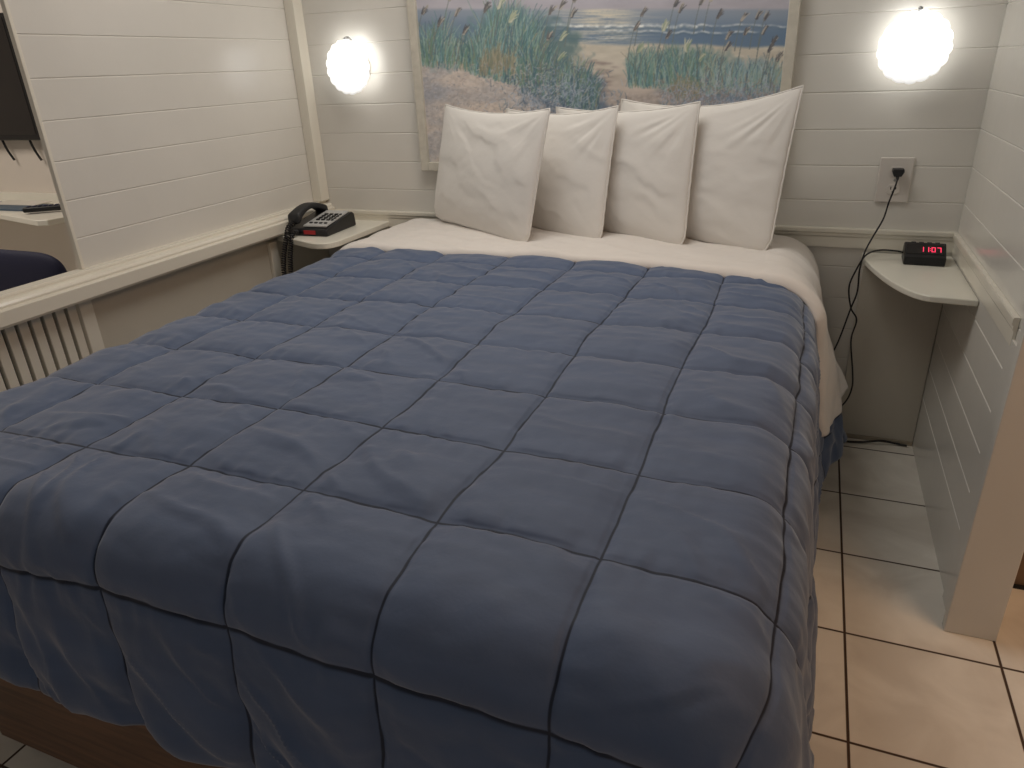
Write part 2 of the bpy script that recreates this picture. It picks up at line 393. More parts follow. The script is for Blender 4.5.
# white sheet folded back over the head end
ns, nw = 330, 130
s = np.linspace(X0-.33, X1+.375, ns); w = np.concatenate([np.linspace(0, .04, 26), np.linspace(.043, 1, nw-26)])
S_, W_ = np.meshgrid(s, w)
front = 1.603-.055*np.clip((S_+.5)/.45, 0, 1)**1.5-.05*np.clip((S_+.06)/.12, 0, 1)
front += .004*np.sin(S_*17)+.003*np.sin(S_*41+1)
T_ = front+W_*(1.955-front)
arc = W_*(1.955-front)
off = .005+.015*np.sqrt(np.clip(1-(1-np.clip(arc/.016, 0, 1))**2, 0, 1))
side = np.clip((S_-X1-.04)/.1, 0, 1)
off = off*(1-.1*side)+.0
off += .0035*fbm(S_*9, T_*12, 61, 4)*np.clip(arc/.02, 0, 1)
off += .005*(1-np.abs(vnoise(S_*7+T_*15, T_*6, 63)))*np.clip(arc/.03, 0, 1)*(1+side)
off += side*.006*(1-np.abs(vnoise(T_*20+S_*6, S_*6, 66)))
# hem rolls under
P = drape(S_, T_); Nn = normals(P); P = P+Nn*off[..., None]
mb = MB()
under = P[0:1]-Nn[0:1]*.004+np.array([0, .012, 0])
mb.grid(np.concatenate([under, P], 0))
sh = obj('bed_sheet', mb, M_sheet, smooth=True, loc=(-.565, 1.75, .56), world=True)
tag(sh, 'white bed sheet folded back over the comforter below the pillows', 'sheet')
md = sh.modifiers.new('thick', 'SOLIDIFY'); md.thickness = .004; md.offset = -1

# ------------------------------------------------------------------ pillows
def pillow(BL, BR, TR_, TL, thick, label, seed, sagtop=.018, ear=(1, 1), side=.006):
    BL, BR, TR_, TL = map(np.array, (BL, BR, TR_, TL)); n = 90
    e = np.linspace(-1, 1, n); U, V = np.meshgrid(e, e)
    # pinch the edges inward between the corners
    up = U*(1-side*2.2*(1-V**2)); vp = np.where(V > 0, V*(1-sagtop/.17*(1-U**2)), V*(1-.012*(1-U**2)))
    # round lower corners a little
    rc = np.clip((np.abs(U)-.8)/.2, 0, 1)*np.clip((-V-.8)/.2, 0, 1); up = up*(1-.05*rc); vp = vp*(1-.05*rc)
    a = (up+1)/2; b = (vp+1)/2
    Q = (BL*(1-a)[..., None]*(1-b)[..., None]+BR*a[..., None]*(1-b)[..., None]+TL*(1-a)[..., None]*b[..., None]+TR_*a[..., None]*b[..., None])
    ex = (BR-BL); ey = (TL-BL); nn = np.cross(ex, ey); nn /= np.linalg.norm(nn)
    prof = np.clip((1-np.abs(U)**2.6)*(1-np.abs(V)**2.4), 0, 1)**.55
    prof = prof*(1-.18*V)     # fuller at the bottom
    c = U+V
    wr = 0
    for cu, cv, wgt in ((1, 1, ear[1]), (-1, 1, ear[0]), (1, -1, .25), (-1, -1, .2)):
        dx = U-cu; dy = V-cv; d = np.hypot(dx, dy); an = np.arctan2(dy, dx)
        wr = wr+wgt*vnoise(an*9+seed, d*1.5, seed)*np.exp(-((d-.35)/.4)**2)
    rnd = fbm(U*2.2+seed, V*2.2, seed+3, 3); diag = vnoise((U-V)*1.2+seed, (U*.8+V)*5+rnd, seed+5)
    disp = .003*wr+.0016*rnd+.0016*diag
    edgef = np.clip(prof*1.6, 0, 1)
    mb = MB()
    F = Q+nn*((prof*thick*.5+disp*edgef))[..., None]
    B = Q-nn*((prof*thick*.5))[..., None]
    mb.grid(F); mb.grid(B, flip=True)
    cen = (BL+BR)/2
    o = obj('pillow', mb, M_pillow, smooth=True, loc=tuple(cen), world=True)
    # weld rim
    wd = o.modifiers.new('weld', 'WELD'); wd.merge_threshold = .0008
    tag(o, label, 'pillow', 'white pillows propped along the picture wall')
    # hem piping
    rim = [Q[0, j] for j in range(0, n, 3)]+[Q[i, -1] for i in range(0, n, 3)]+[Q[-1, j] for j in range(n-1, -1, -3)]+[Q[i, 0] for i in range(n-1, -1, -3)]
    rim = [tuple(p+nn*.0008*math.sin(i*2.1)) for i, p in enumerate(rim)]
    mb = MB(); mb.tube(rim+[rim[0]], .0022, 6); obj('piping', mb, M_pillow, o, world=True, smooth=True)
    return o
pillow((-1.045, 1.93, .588), (-.66, 1.715, .563), (-.615, 1.78, .898), (-.985, 1.945, .905), .075, 'leftmost white pillow, in front of the other three', 3, ear=(.5, 1.3))
pillow((-.82, 1.945, .582), (-.482, 1.78, .563), (-.462, 1.855, .897), (-.80, 1.95, .89), .06, 'white pillow just behind the leftmost one, second of the row of four', 9, ear=(1, 1.2))
pillow((-.63, 1.945, .582), (-.268, 1.775, .563), (-.262, 1.85, .903), (-.655, 1.95, .892), .06, 'white pillow second from the right, in front of the rightmost pillow', 15, ear=(1, 1.4))
pillow((-.51, 1.95, .582), (-.067, 1.77, .563), (-.037, 1.85, .932), (-.475, 1.95, .908), .065, 'rightmost white pillow, largest and furthest back, reaching past the picture frame', 22, sagtop=.03, ear=(.8, 1.0))

# ------------------------------------------------------------------ painting
def cam_basis():
    yaw, pitch, roll = math.radians(-22.798), math.radians(24.135), math.radians(-2.4847)
    cy, sy = math.cos(yaw), math.sin(yaw)
    f = Vector((sy*math.cos(pitch), cy*math.cos(pitch), -math.sin(pitch))); r = Vector((cy, -sy, 0)); u = r.cross(f)
    return r*math.cos(roll)+u*math.sin(roll), -r*math.sin(roll)+u*math.cos(roll), f
def paint_canvas():
    """beach picture painted stroke by stroke into a raster; x 405..805, y -120..180 of the picture's own grid"""
    K = 3; W, Hh = 400*K, 300*K; X_, Y_ = np.meshgrid(np.arange(W)/K+405, np.arange(Hh)/K-120)
    im = np.zeros((Hh, W, 3))
    def mixc(a, b, k): return a*(1-k[..., None])+b*k[..., None]
    c = lambda *v: np.array(v, float)/255
    sky = mixc(c(122, 128, 158), c(158, 152, 160), np.clip((Y_+100)/115, 0, 1))
    sky = sky+.03*fbm(X_/40, Y_/12, 1)[..., None]; im[:] = sky
    def sst(a, b, x): 
        q = np.clip((x-a)/(b-a), 0, 1); return q*q*(3-2*q)
    sea = mixc(c(120, 134, 152), c(78, 108, 140), sst(8, 36, Y_+.2*fbm(X_/20, Y_, 4)))
    glare = np.exp(-((X_-600)/42)**2)*(Y_ < 50)
    gl = np.clip(glare*(.55+.6*vnoise(X_/16, Y_*1.1, 5)), 0, 1)*sst(3, 10, Y_)
    sea = mixc(sea, c(196, 186, 160), gl)
    im = mixc(im, sea, sst(7, 11, Y_)*(X_ > 400))
    for y0, wd, x0, x1, a in ((26, 1.6, 530, 705, .95), (24.5, 1.0, 680, 790, .6), (31.5, 1.0, 600, 760, .7), (30, .8, 600, 640, .6), (38, .7, 575, 640, .5)):
        k = np.exp(-((Y_-y0-1.2*vnoise(X_/9, X_*0, 7)-.01*(X_-640))/wd)**2)*sst(x0-8, x0+8, X_)*(1-sst(x1-10, x1+5, X_))*a*(.6+.5*vnoise(X_/3, Y_/3, 8))
        im = mixc(im, c(62, 92, 112), np.clip(np.roll(k, 2*K, 0)*.8, 0, 1)); im = mixc(im, c(222, 222, 214), np.clip(k, 0, 1))
    sand = mixc(c(182, 172, 150), c(170, 152, 140), sst(45, 110, Y_))+.035*fbm(X_/14, Y_/4, 12)[..., None]
    edge = 42+2*vnoise(X_/25, Y_*0, 13)+.02*(X_-600)
    im = mixc(im, sand, sst(-1, 3, Y_-edge))
    # footprints
    for _ in range(60):
        fx = 600+random.gauss(0, 9); fy = random.uniform(60, 105); k = np.exp(-(((X_-fx)/3.5)**2+((Y_-fy)/1.2)**2)); im = mixc(im, c(132, 112, 104), k*.5)
    # dunes
    dl = 60+(X_-420)*.12+5*fbm(X_/25, X_*0, 14)
    dune = mixc(c(186, 170, 156), c(140, 142, 150), np.clip(.5+.5*fbm(X_/35, Y_/16, 15)+(430-X_)/120*.6, 0, 1))
    dune = dune+.045*fbm(X_/3, Y_/2, 16)[..., None]
    im = mixc(im, dune, sst(-2, 3, Y_-dl)*(1-sst(575, 605, X_-(Y_-90)*.4)))
    dr = 92-(X_-600)*.02+3*fbm(X_/20, X_*0, 17)
    d2 = mixc(c(160, 146, 136), c(128, 138, 160), np.clip(sst(680, 760, X_)+.3*fbm(X_/12, Y_/5, 18), 0, 1))+.05*fbm(X_/3, Y_/2, 19)[..., None]
    im = mixc(im, d2, sst(-3, 3, Y_-dr)*sst(595, 612, X_))
    # dark grass body
    def blob(cx, cy, rx, ry, colr, a, n=.5):
        nonlocal im
        d = ((X_-cx)/rx)**2+((Y_-cy)/ry)**2; k = np.clip(1.25-d+n*fbm(X_/9, Y_/9, int(cx) % 97), 0, 1); im = mixc(im, c(*colr), k*a)
    blob(540, 55, 50, 36, (70, 106, 110), .85); blob(505, 40, 34, 36, (74, 118, 112), .8); blob(565, 92, 42, 26, (70, 92, 118), .85)
    blob(447, 45, 30, 24, (98, 132, 138), .7); blob(590, 118, 24, 20, (74, 96, 122), .85); blob(560, 130, 60, 20, (92, 104, 126), .6)
    blob(690, 68, 55, 24, (74, 120, 124), .85); blob(650, 68, 22, 20, (80, 120, 116), .7); blob(750, 80, 34, 22, (90, 132, 150), .85); blob(725, 98, 40, 14, (92, 116, 142), .8)
    def stroke(x, y, ang, L, curve, w, colr, a=.8):
        n = max(6, int(L*K)); q = np.linspace(0, 1, n)
        an = ang+curve*q; px = x+np.cumsum(np.cos(an))*L/n; py = y-np.cumsum(np.sin(an))*L/n
        wd = w*(1-q*.85)
        for X1_, Y1_, w1 in zip(px, py, wd):
            ix = (X1_-405)*K; iy = (Y1_+120)*K; rr = max(w1*K*.5, .5); i0 = int(ix-rr); i1 = int(ix+rr)+1; j = int(iy)
            if 0 <= j < Hh and i0 >= 0 and i1 < W: im[j:j+2, i0:i1] = im[j:j+2, i0:i1]*(1-a)+colr*a
    pal = [c(66, 118, 122), c(54, 96, 104), c(86, 138, 128), c(88, 128, 98), c(118, 150, 132), c(60, 88, 112), c(104, 150, 158), c(136, 164, 150)]
    gold = [c(140, 130, 98), c(122, 114, 88), c(160, 150, 120), c(112, 120, 92)]
    def clump(x0, x1, base, top, n, lean=0, palx=pal, g=.12, w=1.0):
        for i in range(n):
            x = random.uniform(x0, x1); m = (x-x0)/(x1-x0); b = base(x)+random.uniform(-8, 9); L = (b-top(x))*random.uniform(.3, 1.05)*(.72+.38*float(vnoise(x/7, 0.5, 77)))*(1-.55*abs(2*m-1)**4)
            colr = random.choice(gold) if random.random() < g else random.choice(palx)
            stroke(x, b, PI/2+random.gauss(lean-(m-.5)*.2, .13), max(L, 5), random.gauss(-.12, .32), w*random.uniform(.5, 1.2), colr, .42)
    clump(422, 478, lambda x: 58+(x-422)*.12, lambda x: 12, 420)
    clump(470, 545, lambda x: 66+(x-470)*.25, lambda x: -22+abs(x-505)*.4, 900)
    clump(520, 598, lambda x: 84+(x-520)*.3, lambda x: 8+(x-520)*.55, 800, palx=pal[:2]+pal[3:6])
    clump(480, 515, lambda x: 68, lambda x: 38, 160, palx=gold)
    for _ in range(900):   # lacy bluish scrub on the shaded slope
        x = random.gauss(555, 26); y = random.gauss(100, 14); stroke(x, y, random.uniform(.3, 2.8), random.uniform(3, 8), random.gauss(0, .6), .8, random.choice([c(132, 150, 172), c(60, 84, 108), c(92, 118, 140), c(150, 160, 178)]), .38)
    clump(628, 662, lambda x: 80, lambda x: 38, 260)
    clump(662, 720, lambda x: 86, lambda x: 30+abs(x-695)*.3, 620)
    clump(700, 785, lambda x: 88, lambda x: 44, 520, palx=pal[4:]+[c(150, 172, 176)])
    clump(672, 700, lambda x: 94, lambda x: 66, 120, palx=gold)
    for _ in range(1100):
        x = random.uniform(660, 785); y = random.gauss(100, 8); stroke(x, y, random.uniform(.3, 2.8), random.uniform(3, 7), random.gauss(0, .6), .8, random.choice([c(170, 150, 140), c(120, 134, 160), c(150, 160, 180), c(98, 120, 130), c(140, 112, 100)]), .4)
    for _ in range(1500):
        x = random.uniform(420, 560); y = random.uniform(64, 170); stroke(x, y, random.uniform(-.3, 3.4), random.uniform(1.5, 4), 0, .8, random.choice([c(196, 176, 158), c(112, 112, 124), c(150, 130, 124), c(178, 170, 170)]), .25)
    # seed heads: stalk + plume
    def head(x, y, L=34, tilt=-.35, s_=1.0, light=0):
        bx, by = x-L*.25, y+L; an = math.atan2(by-y, x-bx)
        stroke(bx, by, an+.1, math.hypot(L, x-bx), -.15, .8, c(96, 108, 104), .7)
        cc = [c(96, 92, 90), c(72, 74, 80), c(160, 150, 134)] if not light else [c(150, 160, 124), c(116, 140, 108), c(176, 176, 150)]
        for i in range(16): stroke(x-1.5*s_+random.uniform(-.7, .7), y+4*s_+random.uniform(-1, 1), PI/2+tilt+random.gauss(0, .16), random.uniform(6, 11)*s_, -.35, 1.4*s_, random.choice(cc), .7)
    for a_ in [(457, 12), (451, -4), (424, 10), (486, 8), (500, 4, 40, -.3, 1.1, 1), (505, -4, 40, -.3, 1.1, 1), (512, 17, 40, -.4, 1.3, 1), (551, 10), (562, 5), (573, 13), (575, -2), (549, 36), (562, 36, 30, -.4, 1, 1), (560, 56, 20, -.5, 1, 1), (465, 30), (440, 22),
              (643, 12), (676, 2), (681, 8), (702, 0, 34, -.3, 1.1), (712, -3), (719, 14), (743, 17), (758, 15), (766, 16), (665, 26, 30, -.2, 1.1, 1), (668, 34), (688, 46, 24, -.1, 1.3, 1), (701, 57, 20, -.5, 1, 1), (728, 35), (746, 31), (764, 30), (727, 46), (774, 40), (770, 48), (778, 57), (636, 26), (640, 48, 20, -.4, 1, 1)]: head(*a_)
    for ax in (0, 1): im = (np.roll(im, 1, ax)+np.roll(im, -1, ax)+2*im)/4
    g = im.mean(-1, keepdims=True); im = im*.68+g*.32; im = im*.9+c(150, 150, 158)*.1
    return np.clip(im, 0, 1), K
img, K = paint_canvas()
PX0, PX1, PZ0, PZ1 = -1.075, -.088, .74, 1.29; PY = 1.984
nx, nz = 540, 300
gx, gz = np.meshgrid(np.linspace(PX0, PX1, nx), np.linspace(PZ0, PZ1, nz))
r_, u_, f_ = cam_basis()
px = np.array([r_, u_, f_])
D = np.stack([gx, np.full_like(gx, PY), gz-1], -1)
cxx = D@np.array(r_); cyy = D@np.array(u_); czz = D@np.array(f_)
U = 512+711.12*cxx/czz; V = 384-711.12*cyy/czz
ix = np.clip(((U-405)*K), 0, img.shape[1]-1).astype(int); iy = np.clip(((V+120)*K), 0, img.shape[0]-1).astype(int)
cimg = img[iy, ix]; lin = np.where(cimg <= .04045, cimg/12.92, ((cimg+.055)/1.055)**2.4)
pic = thing('framed_picture', (-.58, YB, .72), 'large beach painting with dune grasses in a thin cream frame above the bed', 'painting')
mb = MB(); mb.grid(np.stack([gx, np.full_like(gx, PY), gz], -1))
cv = obj('canvas', mb, vcol_material('painted_canvas', .45, bump=(300, .15, 2), spec=.3), pic, world=True)
ca = cv.data.color_attributes.new('paint', 'FLOAT_COLOR', 'POINT')
lin = lin*1.65
ca.data.foreach_set('color', np.concatenate([lin, np.ones(lin.shape[:2]+(1,))], -1).astype(np.float32).ravel())
mb = MB(); F = .022
for (a0, a1, z0, z1) in ((PX0-F, PX0+.003, PZ0-F, PZ1+F), (PX1-.003, PX1+F, PZ0-F, PZ1+F), (PX0+.003, PX1-.003, PZ0-F, PZ0+.003), (PX0+.003, PX1-.003, PZ1-.003, PZ1+F)):
    mb.box(a0, a1, 1.972, YB-.001, z0, z1)
obj('frame', mb, M_frame, pic, world=True, bevel=.002)
mb = MB(); mb.box(PX0, PX1, 1.988, YB-.002, PZ0, PZ1); obj('backing_board', mb, M_dark, pic, world=True)

# ------------------------------------------------------------------ wall sconces
def sconce(cx, cz, label, rot):
    t_ = thing('wall_sconce', (cx, YB, cz), label, 'wall lamp', 'lit shell sconces either side of the picture')
    mb = MB(); n = 48
    mb.prism([(.045*math.cos(2*PI*i/n), .045*math.sin(2*PI*i/n)) for i in range(n)], -.012, -.0008, 'y'); obj('backplate', mb, M_trim, t_, bevel=.002)
    mb = MB(); mb.prism([(.022*math.cos(2*PI*i/n), .022*math.sin(2*PI*i/n)) for i in range(n)], -.045, -.012, 'y'); obj('lamp_holder', mb, M_trim, t_)
    nr, na = 24, 192; P = np.zeros((nr, na+1, 3)); LB = 17
    for i in range(nr):
        q = i/(nr-1)
        for j in range(na+1):
            th = 2*PI*j/na; sc_ = abs(math.cos(th*LB/2+rot))**.7
            R_ = (.0705+.0045*sc_)*q
            d = -.048-.024*math.cos(q*PI/2)-(.0022*sc_*q)
            P[i, j] = (R_*math.cos(th)*1.0, d, R_*math.sin(th)*1.0)
    mb = MB(); mb.grid(P)
    o = obj('glass_shade', mb, M_glass, t_, smooth=True); md = o.modifiers.new('t', 'SOLIDIFY'); md.thickness = .003; md.offset = 1
    mb = MB(); mb.tube([(0, -.01, .07), (0.0, -.03, .079), (0, -.047, .076)], [.003, .004, .005], 8); obj('clip', mb, M_metal, t_, smooth=True)
    l = bpy.data.lights.new('sconce_bulb', 'POINT'); l.energy = .09; l.color = (.96, .98, 1); l.shadow_soft_size = .02
    lo = bpy.data.objects.new('sconce_bulb', l); col.objects.link(lo); lo.parent = t_; lo.location = (0, -.03*H, .058*H)
sconce(-1.30, 1.013, 'round scalloped white glass wall lamp left of the picture, above the telephone', 0)
sconce(.182, 1.0, 'round scalloped white glass wall lamp right of the picture, above the outlet', .4)

# ------------------------------------------------------------------ corner shelves
def curve_pts(p0, p1, p2, p3, n=14):
    out = []
    for i in range(n+1):
        q = i/n; out.append(tuple((1-q)**3*a+3*(1-q)**2*q*b+3*(1-q)*q*q*c_+q**3*d for a, b, c_, d in zip(p0, p1, p2, p3)))
    return out
ZS = .528
poly = [(XR-.001, YB-.001), (.148, YB-.001)]+curve_pts((.150, 1.93), (.165, 1.84), (.205, 1.655), (.262, 1.638))+[(XR-.001, 1.628)]
sr = thing('corner_shelf', (.27, YB, ZS), 'white curved corner shelf holding the alarm clock, right of the bed', 'shelf')
mb = MB(); mb.prism(poly, ZS-.014, ZS); obj('shelf_top', mb, M_shelf, sr, world=True, bevel=.003)
mb = MB(); mb.box(.155, XR-.001, YB-.024, YB-.0125, ZS-.03, ZS-.0145); obj('bracket', mb, M_shelf, sr, world=True)
ZP = .556
poly = [(XL+.0125, YB-.001), (-1.245, YB-.001), (-1.245, 1.76)]+curve_pts((-1.245, 1.72), (-1.25, 1.66), (-1.29, 1.66), (-1.33, 1.675))+[(XL+.0125, 1.738)]
poly = poly[::-1]
sl = thing('corner_shelf', (-1.37, YB, ZP), 'white shelf holding the telephone, left of the bed', 'shelf')
mb = MB(); mb.prism(poly, ZP-.018, ZP-.0005); obj('shelf_top', mb, M_shelf, sl, world=True, bevel=.003)
mb = MB(); mb.box(XL+.014, -1.25, YB-.012, YB-.001, ZP-.05, ZP-.019); obj('bracket', mb, M_shelf, sl, world=True)

# ------------------------------------------------------------------ telephone
ph = thing('telephone', (-1.381, 1.828, ZP), 'black desk telephone with pale keypad and coiled cord on the left corner shelf', 'telephone', rotz=math.radians(3))
ph.scale = (.94, .94, .94)
mb = MB(); W2, D2 = .072, .088
def top(y): return .022+(y+D2)/(2*D2)*.026
ys = [-D2, -.03, .03, D2]
prof = [(-D2, .0), (-D2-.002, .012), (-D2+.004, top(-D2)), (0, top(0)+.002), (D2-.012, top(D2)), (D2, top(D2)-.008), (D2+.004, .0)]
mb.prism([(a, b) for a, b in prof], -W2, W2, 'x')
obj('base', mb, M_black, ph, bevel=.004)
def onplate(x, y, h=0): return (x, y, .0245+(y+D2)/(2*D2)*.026+h)
mb = MB(); x0, x1, y0, y1 = -.022, .062, -.074, .070
mb.add([onplate(x0, y0, .0), onplate(x1, y0, .0), onplate(x1, y1, .0), onplate(x0, y1, .0), onplate(x0, y0, .004), onplate(x1, y0, .004), onplate(x1, y1, .004), onplate(x0, y1, .004)],
       [(3,2,1,0),(4,5,6,7),(0,1,5,4),(1,2,6,5),(2,3,7,6),(3,0,4,7)]); obj('keypad_plate', mb, M_key, ph)
def key(cx, cy, w, d, name='key', m=M_black):
    k = MB(); vs = []
    for h in (.004, .0075):
        for (a, b) in ((-1, -1), (1, -1), (1, 1), (-1, 1)): vs.append(onplate(cx+a*w/2, cy+b*d/2, h))
    k.add(vs, [(3,2,1,0),(4,5,6,7),(0,1,5,4),(1,2,6,5),(2,3,7,6),(3,0,4,7)]); obj(name, k, m, ph, bevel=.0008)
for i in range(4):
    for j in range(3): key(.002+j*.019, -.022+i*.017, .012, .009)
for i in range(4): key(.055, -.022+i*.017, .007, .009)
for j in range(4): key(-.006+j*.018, -.052, .010, .007)
mb = MB(); mb.box(-.012, .030, -D2-.0032, -D2-.0005, .006, .018); obj('red_label', mb, M_red, ph)['label'] = 'red label strip'
hs = MB()
pts = [(-.046, -.085, .040), (-.046, -.078, .056), (-.046, -.055, .066), (-.046, -.02, .074), (-.046, .02, .077), (-.046, .055, .074), (-.046, .078, .066), (-.046, .088, .052)]
N_ = 40; P = []
for i in range(N_+1):
    q = i/N_; y = -.09+.18*q; zc = .052+.026*math.sin(q*PI)**.8
    e_ = abs(2*q-1); wx = .019+.006*e_**3; wz = .0095+.009*e_**2.5
    if q < .06 or q > .94: kf = math.sqrt(max(0.02, 1-((.06-min(q, 1-q))/.06)**2)); wx *= kf; wz *= kf
    zc2 = zc-.006*e_**2; ring = []
    for k_ in range(20):
        a = 2*PI*k_/20; ca_, sa_ = math.cos(a), math.sin(a)
        ring.append((-.047+wx*math.copysign(abs(ca_)**.6, ca_), y, zc2+wz*math.copysign(abs(sa_)**.6, sa_)))
    P.append(ring+[ring[0]])
hs.grid(np.array(P), flip=True)
hs.add(P[0][:-1], [list(range(20))]); hs.add(P[-1][:-1], [list(range(20))[::-1]])
obj('handset', hs, M_blackm, ph, smooth=True)
# coiled cord: hangs over the shelf front and loops back (children in the phone's frame)
def coil(path, R_, turns, r=.0016):
    P_ = [Vector(p) for p in path]
    # resample
    L_ = [0]
    for a, b in zip(P_, P_[1:]): L_.append(L_[-1]+(b-a).length)
    tot = L_[-1]; n = turns*10; out = []; up = Vector((0, 1, 0)); prev = None
    for i in range(n+1):
        d = tot*i/n; k_ = 0
        while k_ < len(L_)-2 and L_[k_+1] < d: k_ += 1
        q = (d-L_[k_])/(L_[k_+1]-L_[k_]); p = P_[k_].lerp(P_[k_+1], q); tg = (P_[k_+1]-P_[k_]).normalized()
        a = tg.cross(up) if prev is None else prev-tg*prev.dot(tg); a.normalize(); prev = a; b = tg.cross(a); w_ = 2*PI*i/10
        out.append(tuple(p+(a*math.cos(w_)+b*math.sin(w_))*R_))
    return out
def smoothpath(pts, n=60):
    pts = [Vector(p) for p in pts]; out = []
    q = [pts[0]*2-pts[1]]+pts+[pts[-1]*2-pts[-2]]
    m = max(2, n//(len(pts)-1))
    for i in range(1, len(q)-2):
        for k_ in range(m):
            t_ = k_/m; p0, p1, p2, p3 = q[i-1:i+3]
            out.append(tuple(.5*((2*p1)+(-p0+p2)*t_+(2*p0-5*p1+4*p2-p3)*t_*t_+(-p0+3*p1-3*p2+p3)*t_**3)))
    out.append(tuple(pts[-1])); return out
mb = MB(); mb.tube(coil(smoothpath([(-.047, -.093, .040), (-.052, -.112, .030), (-.053, -.130, .0), (-.066, -.138, -.05), (-.074, -.142, -.10), (-.070, -.146, -.145), (-.060, -.146, -.160), (-.050, -.144, -.145), (-.046, -.140, -.08), (-.036, -.132, -.01), (-.034, -.117, .014), (-.036, -.092, .012)], 120), .0062, 58), .0026, 5)
obj('coiled_cord', mb, M_cord, ph, smooth=True)

# ------------------------------------------------------------------ alarm clock
cl = thing('alarm_clock', (.277, 1.925, ZS), 'small black digital alarm clock with red digits on the right corner shelf', 'clock', rotz=math.radians(-2))
mb = MB(); prof = [(-.036, .0), (-.038, .004), (-.038, .020), (-.030, .024), (.006, .042), (.012, .044), (.030, .040), (.034, .032), (.034, 0)]
mb.prism(prof, -.044, .044, 'x'); obj('body', mb, M_black, cl, bevel=.003)
# slanted face from (-.030,.024) to (.006,.042)
fd_ = Vector((0, .036, .018)).normalized(); fn = Vector((0, -.018, .036)).normalized(); fo = Vector((0, -.030, .024))
def face(a, b, h): v_ = fo+fd_*b+fn*h+Vector((a, 0, 0)); return tuple(v_)
mb = MB(); mb.add([face(a, b, h) for h in (-.002, .0008) for a, b in ((-.039, .003), (.039, .003), (.039, .037), (-.039, .037))], [(3,2,1,0),(4,5,6,7),(0,1,5,4),(1,2,6,5),(2,3,7,6),(3,0,4,7)]); obj('display_window', mb, M_screen, cl)
SEG = {'0': 'abcdef', '1': 'bc', '7': 'abc'}
mb = MB()
def segbox(a0, a1, b0, b1): mb.add([face(a, b, h) for h in (.0006, .0016) for a, b in ((a0, b0), (a1, b0), (a1, b1), (a0, b1))], [(3,2,1,0),(4,5,6,7),(0,1,5,4),(1,2,6,5),(2,3,7,6),(3,0,4,7)])
def digit(ch, x, y, w=.0085, h=.017, t=.0018):
    R_ = {'a': (x, x+w, y+h-t, y+h), 'g': (x, x+w, y+h/2-t/2, y+h/2+t/2), 'd': (x, x+w, y, y+t), 'f': (x, x+t, y+h/2, y+h), 'b': (x+w-t, x+w, y+h/2, y+h), 'e': (x, x+t, y, y+h/2), 'c': (x+w-t, x+w, y, y+h/2)}
    for s_ in SEG[ch]: segbox(*R_[s_])
for ch, x in (('1', -.012), ('1', -.001), ('0', .0125), ('7', .0245)): digit(ch, x, .011)
segbox(.0095, .0112, .015, .0168); segbox(.0095, .0112, .022, .0238)
obj('digits', mb, M_led, cl)
for i in range(4):
    mb = MB(); mb.box(-.030+i*.017, -.020+i*.017, .014, .022, .0425, .0438); obj('button', mb, M_blackm, cl, bevel=.001)
def rel(p): # absolute layout point -> clock frame
    v_ = Vector(p)-Vector((.277, 1.925, ZS)); a = math.radians(2); return (v_.x*math.cos(a)-v_.y*math.sin(a), v_.x*math.sin(a)+v_.y*math.cos(a), v_.z)
# cord: clock -> over the shelf edge -> down behind the bed -> up to the outlet
PLG = (.196, YB-.013, .729)
path1 = [(.236, 1.93, .547), (.215, 1.925, .552), (.18, 1.92, .553), (.152, 1.915, .541), (.136, 1.925, .50), (.127, 1.94, .45), (.139, 1.94, .396), (.157, 1.945, .363), (.152, 1.945, .306), (.168, 1.945, .22), (.173, 1.945, .17), (.160, 1.95, .12), (.12, 1.955, .07), (.06, 1.96, .05)]
path2 = [(.196, 1.967, .715), (.194, 1.962, .70), (.186, 1.962, .66), (.180, 1.962, .62), (.163, 1.958, .575), (.150, 1.935, .545), (.144, 1.93, .50), (.147, 1.935, .44), (.138, 1.94, .39), (.122, 1.945, .30), (.10, 1.95, .22), (.08, 1.955, .12), (.06, 1.96, .05)]
mb = MB(); mb.tube([rel(p) for p in smoothpath(path1, 150)], .0021, 7); mb.tube([rel(p) for p in smoothpath(path2, 150)], .0021, 7)
pc = obj('power_cord', mb, M_cord, cl, smooth=True)
mb = MB(); a, b, c_ = PLG
mb.prism([(a-.012, c_+.008), (a+.012, c_+.008), (a+.013, c_+.002), (a+.008, c_-.009), (a-.008, c_-.009), (a-.013, c_+.002)], YB-.034, YB-.0095, 'y'); mb.tube([(a, YB-.028, c_-.006), (a, YB-.033, c_-.017)], [.0045, .003], 8)
mb.v = [rel(p) for p in mb.v]; obj('plug', mb, M_blackm, pc, bevel=.0015)

# ------------------------------------------------------------------ outlet
ou = thing('wall_outlet', (.193, YB, .708), 'white wall outlet plate with a black plug in its upper socket', 'outlet')
mb = MB(); mb.box(-.0375, .0365, -.0065, -.0008, -.0535, .0535); obj('wall_plate', mb, M_ivory, ou, bevel=.003)
for dz in (.021, -.021):
    mb = MB(); n = 28; mb.prism([(.0145*math.cos(2*PI*i/n), dz+max(-.0115, min(.0115, .0155*math.sin(2*PI*i/n)))) for i in range(n)], -.0085, -.0064, 'y'); s_ = obj('socket', mb, M_ivory, ou, bevel=.0006)
    mb = MB(); mb.box(-.0065, -.0045, -.0088, -.0084, dz-.001, dz+.006); mb.box(.0045, .0065, -.0088, -.0084, dz-.0005, dz+.005); mb.prism([(.0024*math.cos(2*PI*i/12), dz-.0065+.0024*math.sin(2*PI*i/12)) for i in range(12)], -.0088, -.0084, 'y'); obj('slots', mb, M_dark, s_)
mb = MB(); mb.prism([(.0028*math.cos(2*PI*i/12), .0028*math.sin(2*PI*i/12)) for i in range(12)], -.0072, -.0064, 'y'); obj('screw', mb, M_metal, ou)
